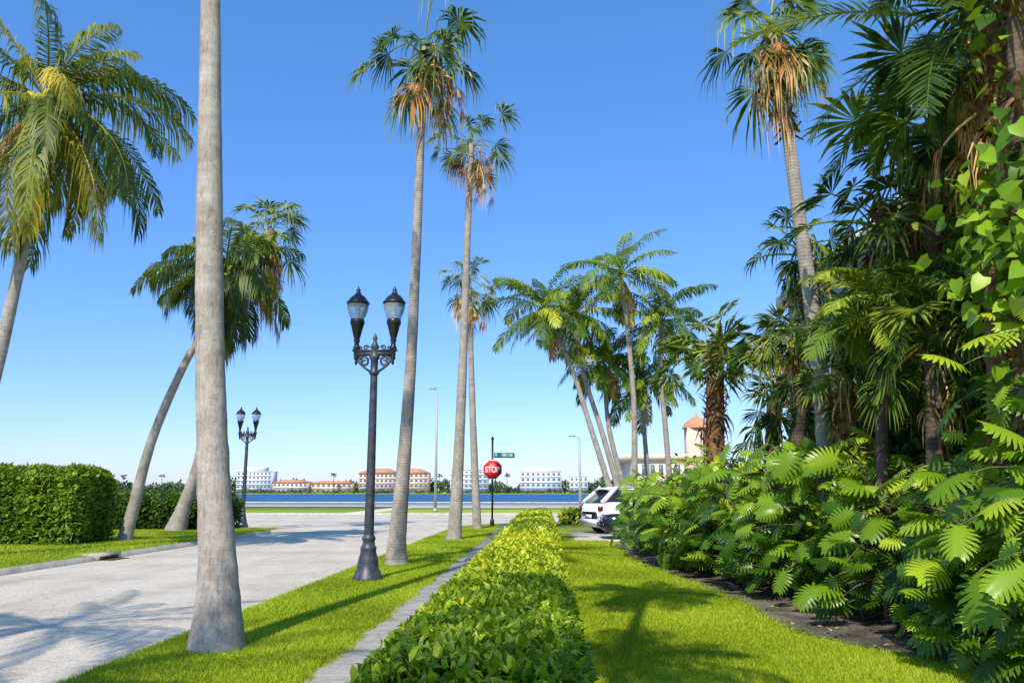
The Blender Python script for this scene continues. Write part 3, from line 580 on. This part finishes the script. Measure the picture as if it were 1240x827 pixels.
for lab,x,y,rx,ry,h,n,v,lf in sh: shrub(lab,(x,y),rx,ry,h,n,lf,'shrubleaf',.15,'glossy_shrub',gs,v)
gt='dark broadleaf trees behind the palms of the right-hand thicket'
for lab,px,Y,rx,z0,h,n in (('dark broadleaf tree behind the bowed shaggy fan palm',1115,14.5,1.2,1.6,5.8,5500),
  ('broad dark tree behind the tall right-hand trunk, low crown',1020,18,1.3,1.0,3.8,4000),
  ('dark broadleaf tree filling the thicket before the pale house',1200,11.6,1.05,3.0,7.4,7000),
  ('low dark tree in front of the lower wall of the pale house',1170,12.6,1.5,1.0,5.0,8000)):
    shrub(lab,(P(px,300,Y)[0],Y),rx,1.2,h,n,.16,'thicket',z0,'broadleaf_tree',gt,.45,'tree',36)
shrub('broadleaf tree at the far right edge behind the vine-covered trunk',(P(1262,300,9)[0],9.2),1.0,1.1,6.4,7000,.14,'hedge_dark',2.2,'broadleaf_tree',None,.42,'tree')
# vine trunk
Y=7.4; pts=[np.array([P(1244,590,Y)[0],Y,-.05]),P(1244,520,Y),P(1240,350,Y),P(1234,150,Y),P(1228,-40,Y),P(1222,-260,Y)]
root=empty('vine_covered_tree',pts[0]); tag(root,'vine-covered tree trunk at the right edge with big heart-shaped leaves','tree')
trunk_part(root,pts,[.13,.10,.09,.09,.08,.07],M['trunk_dark']); boot_part(root,pts,[.13,.10,.09,.09,.08,.07],.1,200)
q,r=catmull(pts,[.2]*6,10); zs=q[:,2]
n=700; zt=np.where(rng.random(n)<.62,rnd(3.3,4.75,n),rnd(.6,7.2,n)); idx=np.array([int(np.argmin(abs(zs-z))) for z in zt]); a=rnd(0,6.28,n); rr=rnd(.1,.62,n)*np.where((zt>3.3)&(zt<4.75),1.1,.6)
o_=np.stack([np.cos(a),np.sin(a),np.zeros(n)],1); pos=q[idx]+o_*rr[:,None]+rng.normal(0,.1,(n,3))
mb=MB(root.location); mb.scatter(HT,None,HTT,pos,o_*.55+np.array([0,0,-.5])+rng.normal(0,.45,(n,3)),o_+np.array([0,0,.7])+rng.normal(0,.45,(n,3)),rnd(.08,.20,n),np.clip(.44+.5*(rr-.3)+rng.normal(0,.2,n),0,1)); mb.build('vine_leaves',M['vine'],root)
mb=MB(root.location); limbs=[]
for k in range(7):
    a=k*GA; e=q[-1]+np.array([math.cos(a)*1.2,math.sin(a)*1.2,rnd(-.2,.8)]); c_,r_=catmull([q[-8],q[-3]+(e-q[-3])*.5,e],[.08,.05,.02],6); mb.tube(c_,r_,6); limbs.append(e)
mb.build('limbs',M['trunk_dark'],root)
n=1500; L_=np.array(limbs)[rng.integers(0,7,n)]; pos=L_+rng.normal(0,.4,(n,3)); mb=MB(root.location)
mb.scatter(OV,OVQ,OVT,pos,rng.normal(0,.5,(n,3))+np.array([0,0,-.6]),rng.normal(0,.5,(n,3))+np.array([0,0,.8]),rnd(.16,.3,n),np.clip(.3+rng.normal(0,.15,n),0,1)); mb.build('crown',M['hedge_dark'],root)

# ================================================================= LAMPS
def lamp_post():
    root=empty('street_lamp',(0,0,0))
    mb=MB(); mb.lathe([(.0,0),(.28,0),(.28,.06),(.25,.09),(.235,.16),(.20,.20),(.19,.32),(.165,.42),(.14,.50),(.15,.53),(.15,.57),(.12,.60),(.11,.68),(.125,.70),(.125,.74),(.095,.78)],sides=32,flute=.05); mb.build('base',M['lampiron'],root)
    mb=MB(); mb.lathe([(.092,.77),(.085,1.6),(.075,2.8),(.068,3.62)],sides=32,flute=.09); mb.build('pole',M['lampiron'],root)
    mb=MB(); mb.lathe([(.068,3.62),(.095,3.64),(.095,3.68),(.07,3.71),(.072,3.9),(.10,3.93),(.10,3.97),(.08,4.0),(.06,4.1),(.09,4.14),(.055,4.2),(.03,4.26),(.05,4.3),(.03,4.35),(.001,4.42)],sides=20); mb.build('post_cap',M['lampiron'],root)
    mb=MB(); mb.box(-.40,.40,-.035,.035,3.98,4.06); mb.box(-.43,.43,-.05,.05,4.06,4.09); mb.build('crossarm',M['lampiron'],root)
    for s in (-1,1):
        mb=MB()
        def scroll(cx,cz,r0,turns,st,dirn):
            th=np.linspace(0,turns*2*math.pi,26); rr=r0*(1-th/th[-1]*.85); return [(cx+rr_*math.cos(st+dirn*t_)*s,0,cz+rr_*math.sin(st+dirn*t_)) for rr_,t_ in zip(rr,th)]
        mb.tube(scroll(.20*s,3.87,.11,1.4,0,1),.026,6); mb.tube(scroll(.31*s,3.91,.07,1.3,math.pi,-1),.022,6)
        mb.tube([(.07*s,0,3.68),(.16*s,0,3.74),(.27*s,0,3.83),(.36*s,0,3.98)],.026,6)
        mb.tube(scroll(.17*s,4.13,.055,1.3,math.pi,-1),.016,6); mb.tube(scroll(.28*s,4.12,.04,1.3,0,1),.014,6)
        mb.build('scroll_bracket',M['lampiron'],root)
        x=.355*s
        mb=MB(); mb.lathe([(.001,3.80),(.03,3.84),(.02,3.88),(.055,3.94),(.035,3.98),(.06,4.09),(.075,4.12),(.05,4.16),(.045,4.22),(.06,4.26),(.055,4.30),(.075,4.36),(.10,4.46),(.12,4.54),(.14,4.58),(.14,4.62),(.13,4.66),(.12,4.665)],(x,0,0),20); mb.build('lamp_holder',M['black'],root,True)
        mb=MB(); mb.lathe([(.125,4.66),(.145,4.70),(.185,4.80),(.207,4.90),(.20,4.95)],(x,0,0),24); mb.build('globe',M['glass'],root,True)
        mb=MB(); mb.lathe([(.03,4.68),(.035,4.74),(.05,4.84),(.04,4.93)],(x,0,0),12); mb.build('lamp_bulb',M['signwhite'],root,True)
        mb=MB(); mb.lathe([(.205,4.94),(.222,4.96),(.222,4.985),(.19,5.01),(.16,5.06),(.11,5.11),(.07,5.13),(.055,5.16),(.035,5.19),(.045,5.22),(.02,5.25),(.001,5.31)],(x,0,0),24); mb.build('cap',M['black'],root,True)
    return root
def copy_tree(o,parent=None):
    c=o.copy(); COL.objects.link(c)
    if parent is not None: c.parent=parent
    for ch in [x for x in bpy.data.objects if x.parent==o and x!=c]: copy_tree(ch,c)
    return c
lp=lamp_post(); g=G(445,703); lp.location=g; lp.scale=(1,1,1.045); tag(lp,'near double-headed black street lamp with fluted post on the grass verge','street lamp','double street lamps')
l2=copy_tree(lp); l2.location=G(293,638); l2.rotation_euler=(0,0,R(8)); tag(l2,'distant double-headed black street lamp on the left corner by the hedge','street lamp','double street lamps')

def light_pole(label,base,h,arm,mat='pole_grey'):
    root=empty('light_pole',base); tag(root,label,'light pole')
    x,y,z=base; mb=MB(root.location); mb.tube([(x,y,0),(x,y,h*.5),(x,y,h)],[.13,.10,.07],10); mb.tube([(x,y,0),(x,y,.3)],[.2,.18],10); mb.build('pole',M[mat],root,True)
    mb=MB(root.location); mb.tube([(x,y,h-.1),(x+arm*.4,y,h+.05),(x+arm,y,h+.12)],[.04,.035,.03],6); mb.build('arm',M[mat],root,True)
    mb=MB(root.location); mb.box(x+arm-.3,x+arm+.2,y-.15,y+.15,h+.06,h+.17); mb.build('lamp_head',M[mat],root)
    return root
light_pole('tall thin grey light pole beyond the corner, left of the stop sign',G(527,620),9.7,-.3)
g=P(702,560,61); light_pole('shorter grey light pole rising above the white car',np.array([g[0],61,0]),5.6,-.5)

# ================================================================= STOP SIGN
g=G(596,636); root=empty('stop_sign',g); tag(root,'red octagonal stop sign on a black post at the street corner','sign')
X,Yb=g[0],g[1]
mb=MB(root.location); mb.tube([(X,Yb,0),(X,Yb,4.1)],.05,10); mb.tube([(X,Yb,0),(X,Yb,.25),(X,Yb,.3)],[.11,.1,.06],12); mb.lathe([(.06,4.1),(.08,4.14),(.06,4.2),(.001,4.26)],(X,Yb,0),12); mb.build('post',M['black'],root,True)
def octo(r,y,th,zc):
    a=[R(22.5+45*k) for k in range(8)]; v=[(X+r*math.cos(t),y,zc+r*math.sin(t)) for t in a]+[(X+r*math.cos(t),y+th,zc+r*math.sin(t)) for t in a]+[(X,y,zc),(X,y+th,zc)]
    mb=MB(root.location); mb.add(v,[(k,k+8,(k+1)%8+8,(k+1)%8) for k in range(8)],[(16,k,(k+1)%8) for k in range(8)]+[(17,(k+1)%8+8,k+8) for k in range(8)]); return mb
ZC=EYE+(595-569.5)/F*Yb/.983
octo(.50,Yb-.085,.02,ZC).build('white_border',M['signwhite'],root); octo(.465,Yb-.092,.005,ZC).build('sign_face',M['signred'],root)
def text(s,width,loc,mat,parent,hh=None):
    cu=bpy.data.curves.new('lettering','FONT'); cu.body=s; cu.size=1; cu.align_x='CENTER'; cu.align_y='CENTER'; cu.extrude=.004; cu.offset=.02
    o=bpy.data.objects.new('tmp',cu); COL.objects.link(o); bpy.context.view_layer.update()
    me=bpy.data.meshes.new_from_object(o.evaluated_get(bpy.context.evaluated_depsgraph_get())); COL.objects.unlink(o); bpy.data.objects.remove(o)
    xs=[v.co.x for v in me.vertices]; ys=[v.co.y for v in me.vertices]; cx=(max(xs)+min(xs))/2; cy=(max(ys)+min(ys))/2; sx_=width/(max(xs)-min(xs)); sy_=(hh/(max(ys)-min(ys)))
    for v in me.vertices: v.co.x=(v.co.x-cx)*sx_; v.co.y=(v.co.y-cy)*sy_
    me.materials.clear(); me.materials.append(mat); mo=bpy.data.objects.new('lettering',me); COL.objects.link(mo)
    mo.rotation_euler=(math.pi/2,0,0); mo.parent=parent; mo.location=loc; return mo
def rel(x,y,z): return (x-root.location.x,y-root.location.y,z-root.location.z)
text('STOP',.70,rel(X,Yb-.099,ZC),M['signwhite'],root,.29)
ZN=EYE+(595-553)/F*Yb/.983
mb=MB(root.location); mb.box(X+.07,X+1.08,Yb-.015,Yb+.015,ZN-.12,ZN+.12); mb.build('street_name_blade',M['signgreen'],root)
text('FLAGLER DR',.85,rel(X+.575,Yb-.022,ZN),M['signwhite'],root,.12)

# ================================================================= CARS
def car(name,label,x0,yc,L,H,belt,W,paint,suv):
    root=empty(name,(x0,yc,0)); tag(root,label,'car','cars on the driveway')
    clr=.22
    st=[(0,.45,belt*.70,.36),(.05,.34,belt*.86,.43),(.18,.26,belt*.97,.47),(.45,clr,belt,.49),(1.0,clr,belt,.5),(L*.5,clr,belt*.99,.5),(L*.70,clr,belt*.96,.5),(L*.90,clr,belt*.84,.48),(L*.97,.30,belt*.72,.43),(L,.4,belt*.58,.36)]
    V=[];n=len(st)
    for x,zb,zt,hw in st:
        w2=hw*W; V+= [(x,-w2*.94,zb),(x,-w2,zb+(zt-zb)*.45),(x,-w2*.97,zt-.08),(x,-w2*.86,zt),(x,w2*.86,zt),(x,w2*.97,zt-.08),(x,w2,zb+(zt-zb)*.45),(x,w2*.94,zb)]
    V=np.array(V); Q=[]
    for i in range(n-1):
        for k in range(8): Q.append((i*8+k,i*8+(k+1)%8,(i+1)*8+(k+1)%8,(i+1)*8+k)[::-1])
    Q+= [(0,7,6,1),(1,6,5,2),(2,5,4,3)]; e=(n-1)*8; Q+=[(e,e+1,e+6,e+7),(e+1,e+2,e+5,e+6),(e+2,e+3,e+4,e+5)]
    def pl(v): return np.asarray(v)+np.array([x0,yc,0])
    mb=MB(root.location); mb.add(pl(V),Q); mb.build('body',M[paint],root,True)
    if suv: g4=[(.15,belt-.02,.42),(.85,H-.06,.34),(L*.54,H-.04,.34),(L*.73,belt-.03,.42)]
    else: g4=[(.85,belt-.02,.42),(1.6,H-.05,.33),(L*.55,H-.04,.33),(L*.74,belt-.06,.42)]
    mb=MB(root.location); (a,b_,c,d_)=g4
    v=[(p[0],s*p[2]*W,p[1]) for p in g4 for s in (-1,1)]
    mb.add(pl(v),[(0,2,3,1),(2,4,5,3),(4,6,7,5),(0,6,4,2),(1,3,5,7)]); mb.build('windows',M['carglass'],root)
    # domed roof panel
    mb=MB(root.location); rv=[]; nx,ny=9,7
    for i in range(nx):
        fx=i/(nx-1); xx=b_[0]-.28+(c[0]+.12-b_[0]+.28)*fx
        for jx in range(ny):
            fy=jx/(ny-1)*2-1; hw=b_[2]*W+.025; zz_=H-.07*abs(2*fx-1)**3-.07*abs(fy)**3
            rv.append((xx,fy*hw*(1-.06*abs(2*fx-1)**3),zz_))
    nv=len(rv); rv+= [(x,y,z-.06) for x,y,z in rv]; qs=[]
    for i in range(nx-1):
        for jx in range(ny-1):
            k0=i*ny+jx; qs.append((k0,k0+ny,k0+ny+1,k0+1)); qs.append((k0+nv+1,k0+ny+1+nv,k0+ny+nv,k0+nv))
    for i in range(nx-1): 
        for jx in (0,ny-1): k0=i*ny+jx; qs.append((k0,k0+ny,k0+ny+nv,k0+nv))
    for jx in range(ny-1):
        for i in (0,nx-1): k0=i*ny+jx; qs.append((k0,k0+1,k0+1+nv,k0+nv))
    mb.add(pl(rv),qs)
    for s in (-1,1):
        for p,q_ in ((a,b_),(c,d_)): mb.tube(pl([(p[0],s*(p[2]*W+.005),p[1]),(q_[0],s*(q_[2]*W+.005),q_[1])]),.09,6)
        xm=(b_[0]+c[0])/2
        for xx in ((xm,) if not suv else (b_[0]+.75,xm+.45)): mb.tube(pl([(xx,s*(a[2]*W+.01),belt),(xx,s*(b_[2]*W+.01),H-.08)]),.035,6)
    mb.build('roof',M[paint],root,True)
    for xx in (L*.19,L*.80):
        for s in (-1,1):
            r=.36 if suv else .32; w_=empty('wheel'); w_.parent=root; w_.location=(xx,s*(W*.5-.1),r)
            def ring(mat,nm,prof):
                m2=MB(); m2.lathe(prof,sides=24); V_=m2.V[0]; m2.V[0]=np.stack([V_[:,0],V_[:,2],V_[:,1]],1); m2.build(nm,M[mat],w_,True)
            ring('tyre','tyre',[(r*.62,-.11),(r*.92,-.115),(r,-.08),(r,.08),(r*.92,.115),(r*.62,.11)]); ring('rim','rim',[(.001,-.07),(r*.2,-.09),(r*.25,-.06),(r*.55,-.08),(r*.64,-.11),(r*.64,.11),(r*.5,.07),(r*.2,.09),(.001,.08)])
    for s in (-1,1):
        tl=.08 if suv else .05
        mb=MB(root.location); mb.box(.0,.22,s*W*.41-tl,s*W*.41+tl*.6,belt*(.74 if suv else .78),belt*.88,c=(x0,yc,0)); mb.build('tail_light',M['red'],root)
        mb=MB(root.location); mb.box(L-.22,L-.06,s*W*.36-.14,s*W*.36+.14,belt*.58,belt*.7,c=(x0,yc,0)); mb.build('headlight',M['glass'],root)
        mb=MB(root.location); mb.box(L*.66,L*.66+.14,s*(W*.5+.09)-.1,s*(W*.5+.09)+.1,belt-.02,belt+.13,c=(x0,yc,0)); mb.build('wing_mirror',M[paint],root)
        for xx in (L*.34,L*.55):
            mb=MB(root.location); mb.box(xx,xx+.17,s*W*.5-.012,s*W*.5+.012,belt*.84,belt*.87,c=(x0,yc,0)); mb.build('door_handle',M[paint],root)
    mb=MB(root.location); mb.box(-.04,.10,-W*.40,W*.40,.38,.56,c=(x0,yc,0)); mb.build('rear_bumper',M[paint],root)
    mb=MB(root.location); mb.box(-.05,-.035,-.26,.26,.60,.73,c=(x0,yc,0)); mb.build('number_plate',M['signwhite'],root)
    return root
c=car('parked_car','white sport utility car parked on the driveway behind the shrubs',1.7,31.8,4.6,1.8,1.2,1.85,'carwhite',True); c.rotation_euler=(0,0,R(24))
c=car('parked_car','low black car parked in front of the white car beside the lawn',1.9,28.6,4.5,1.25,.84,1.8,'carblack',False); c.rotation_euler=(0,0,R(3))

# ================================================================= BUILDINGS
def building(label,px0,px1,pytop,Y,depth,floors,cols,wall,roof=None,name='apartment_building',steps=None,zb=-.4,cat='building'):
    a=P(px0,590,Y); b_=P(px1,590,Y); top=P((px0+px1)/2,pytop,Y)[2]; x0,x1=a[0],b_[0]; root=empty(name,((x0+x1)/2,Y,zb)); tag(root,label,cat)
    mb=MB(root.location); mb.box(x0,x1,Y,Y+depth,zb,top)
    if steps:
        for f0,f1,dz in steps: mb.box(x0+(x1-x0)*f0,x0+(x1-x0)*f1,Y+.5,Y+depth-1,top-.01,top+dz)
    mb.build('wall',M[wall],root); fh=(top-zb)/floors; cw=(x1-x0)/cols; w0=None
    for f in range(floors):
        for c in range(cols):
            if w0 is None:
                mw=MB(); mw.box(-cw*.25,cw*.25,-.12,.1,-fh*.22,fh*.22); w0=mw.build('window',M['b_win'],root); w=w0
            else: w=w0.copy(); COL.objects.link(w); w.parent=root
            w.location=(x0+cw*(c+.5)-root.location.x,0,fh*(f+.55))
        if f and Y>500:
            mb=MB(root.location); mb.box(x0-.4,x1+.4,Y-.7,Y-.01,zb+fh*f-.25,zb+fh*f+.45 if wall!='b_peach' else zb+fh*f); mb.build('balcony',M[wall],root)
    mb=MB(root.location)
    if roof=='hip':
        o_=1.2 if Y>500 else .6; h=(top-zb)*.25; v=[(x0-o_,Y-o_,top),(x1+o_,Y-o_,top),(x1+o_,Y+depth+o_,top),(x0-o_,Y+depth+o_,top)]; m_=min(depth/2,(x1-x0)/2)*.9
        v+=[(x0+m_,Y+depth/2,top+h),(x1-m_,Y+depth/2,top+h)]; mb.add(v,[(0,1,5,4),(2,3,4,5),(3,2,1,0)],[(1,2,5),(3,0,4)]); mb.build('roof',M['b_roof'],root)
    else: mb.box(x0-.5,x1+.5,Y-.5,Y+depth+.5,top,top+.6); mb.build('roof',M[wall],root)
    return root
FY=905
building('white stepped apartment block farthest left across the water',286,328,571,FY,20,5,9,'b_white',None,steps=[(.2,.75,5)])
building('long low orange-roofed building across the water, left of the near lamp',330,372,584,FY,20,2,8,'b_cream','hip')
building('low red-roofed house row right beside it, behind the near lamp',376,426,585,FY+8,20,2,8,'b_peach','hip')
building('wide peach apartment block with tiled roof seen through the lamp post',434,480,573,FY,22,4,9,'b_peach','hip')
building('narrower peach apartment block with tiled roof right of the tallest palm trunk',484,518,573,FY+10,22,4,6,'b_peach','hip')
building('white apartment block across the water between the two farther verge palms',545,590,569,FY,22,5,8,'b_white',None)
building('white balconied apartment block across the water right of the stop sign',630,680,571,FY,22,4,8,'b_white',None,steps=[(.1,.9,3)])
building('small white block across the water just left of the white car',690,712,577,FY,20,3,4,'b_white',None)
b=building('cream building with a flat roof and small domed tower behind the cluster of palms',765,858,556,95,14,2,9,'b_cream',None,name='building',zb=-.05)
a=P(843,519,95); mb=MB(b.location); mb.box(a[0]-1.3,a[0]+1.3,93.2,95.8,0,a[2]); mb.build('tower',M['b_peach'],b)
z=a[2]; mb=MB(b.location); mb.lathe([(1.75,z),(1.65,z+.2),(1.3,z+.7),(.5,z+1.2),(.12,z+1.4),(.08,z+1.8),(.001,z+1.9)],(a[0],94.5,0),16); mb.build('dome',M['b_roof'],b,True)
hx=P(1146,400,16)[0]; root=empty('house',(hx,16,0)); tag(root,'pale grey-blue house glimpsed through the thicket at the right','house')
mb=MB(root.location); mb.box(hx,hx+10,16,26,0,7.6); mb.build('wall',M['b_house'],root)
mb=MB(root.location); mb.box(hx-.3,hx+10.3,15.7,26.3,7.6,7.9); mb.build('roof',M['b_white'],root)
for zz in (1.1,4.4):
    for xx in (1.2,4.2,7.2):
        mb=MB(root.location); mb.box(hx+xx-.08,hx+xx+1.38,15.93,15.995,zz-.08,zz+1.78); f=mb.build('window',M['signwhite'],root); f2=MB(root.location); f2.box(hx+xx,hx+xx+1.3,15.9,15.925,zz,zz+1.7); f2.build('pane',M['b_win'],f)

n=26000; xs=rnd(-760,760,n); bk=rng.random(n)<.7
hh=np.where(bk,12+3.5*np.sin(xs*.031)+2.5*np.sin(xs*.083+1)+2*np.sin(xs*.21),3.5+1.5*np.sin(xs*.11)+1.5*np.sin(xs*.37))
hh=np.clip(hh,2.0,None); ys=np.where(bk,FY+rnd(32,70,n),FY-4+rnd(0,3,n))
pos=np.stack([xs,ys,-.4+hh*rnd(0,1,n)**.8],1)
mb=MB(); mb.scatter(DI,DIQ,None,pos,rng.normal(0,1,(n,3)),np.tile([0,-.6,.8],(n,1))+rng.normal(0,.5,(n,3)),np.where(bk,rnd(3,6,n),rnd(1.2,2.4,n)),np.clip(.3+.35*(pos[:,2]/14)+rng.normal(0,.15,n),0,1))
tag(mb.build('far_tree_line',M['farleaf']),'dark green tree line along the far shore','trees',None,'stuff')
for k,(px,top) in enumerate(((150,574),(196,573),(268,576),(404,572),(532,573),(614,572))):
    b_=P(px,594,FY-6); tp=P(px,top+3,FY-6); root=empty('distant_palm',(b_[0],b_[1],-.4)); tag(root,'tiny distant palm on the far shore','palm tree','distant palms across the water')
    mb=MB(root.location); mb.tube([(b_[0],b_[1],-.4),(tp[0],b_[1],tp[2])],[.4,.25],5); mb.build('trunk',M['trunk_dark'],root)
    mb=MB(root.location)
    for j in range(12): feather(mb,tp,j*GA,R(rnd(-20,70)),1.5,4,8,.35,1.6,.5,.4)
    mb.build('crown',M['farleaf'],root)
g=G(28,657); root=empty('utility_post',g); tag(root,'short pale utility post in front of the tall hedge','post')
mb=MB(root.location); mb.tube([(g[0],g[1],0),(g[0],g[1],1.25)],.05,10); mb.build('post',M['pole_grey'],root,True)
mb=MB(root.location); mb.box(g[0]-.1,g[0]+.1,g[1]-.07,g[1]+.07,1.0,1.32); mb.build('box',M['pole_grey'],root)
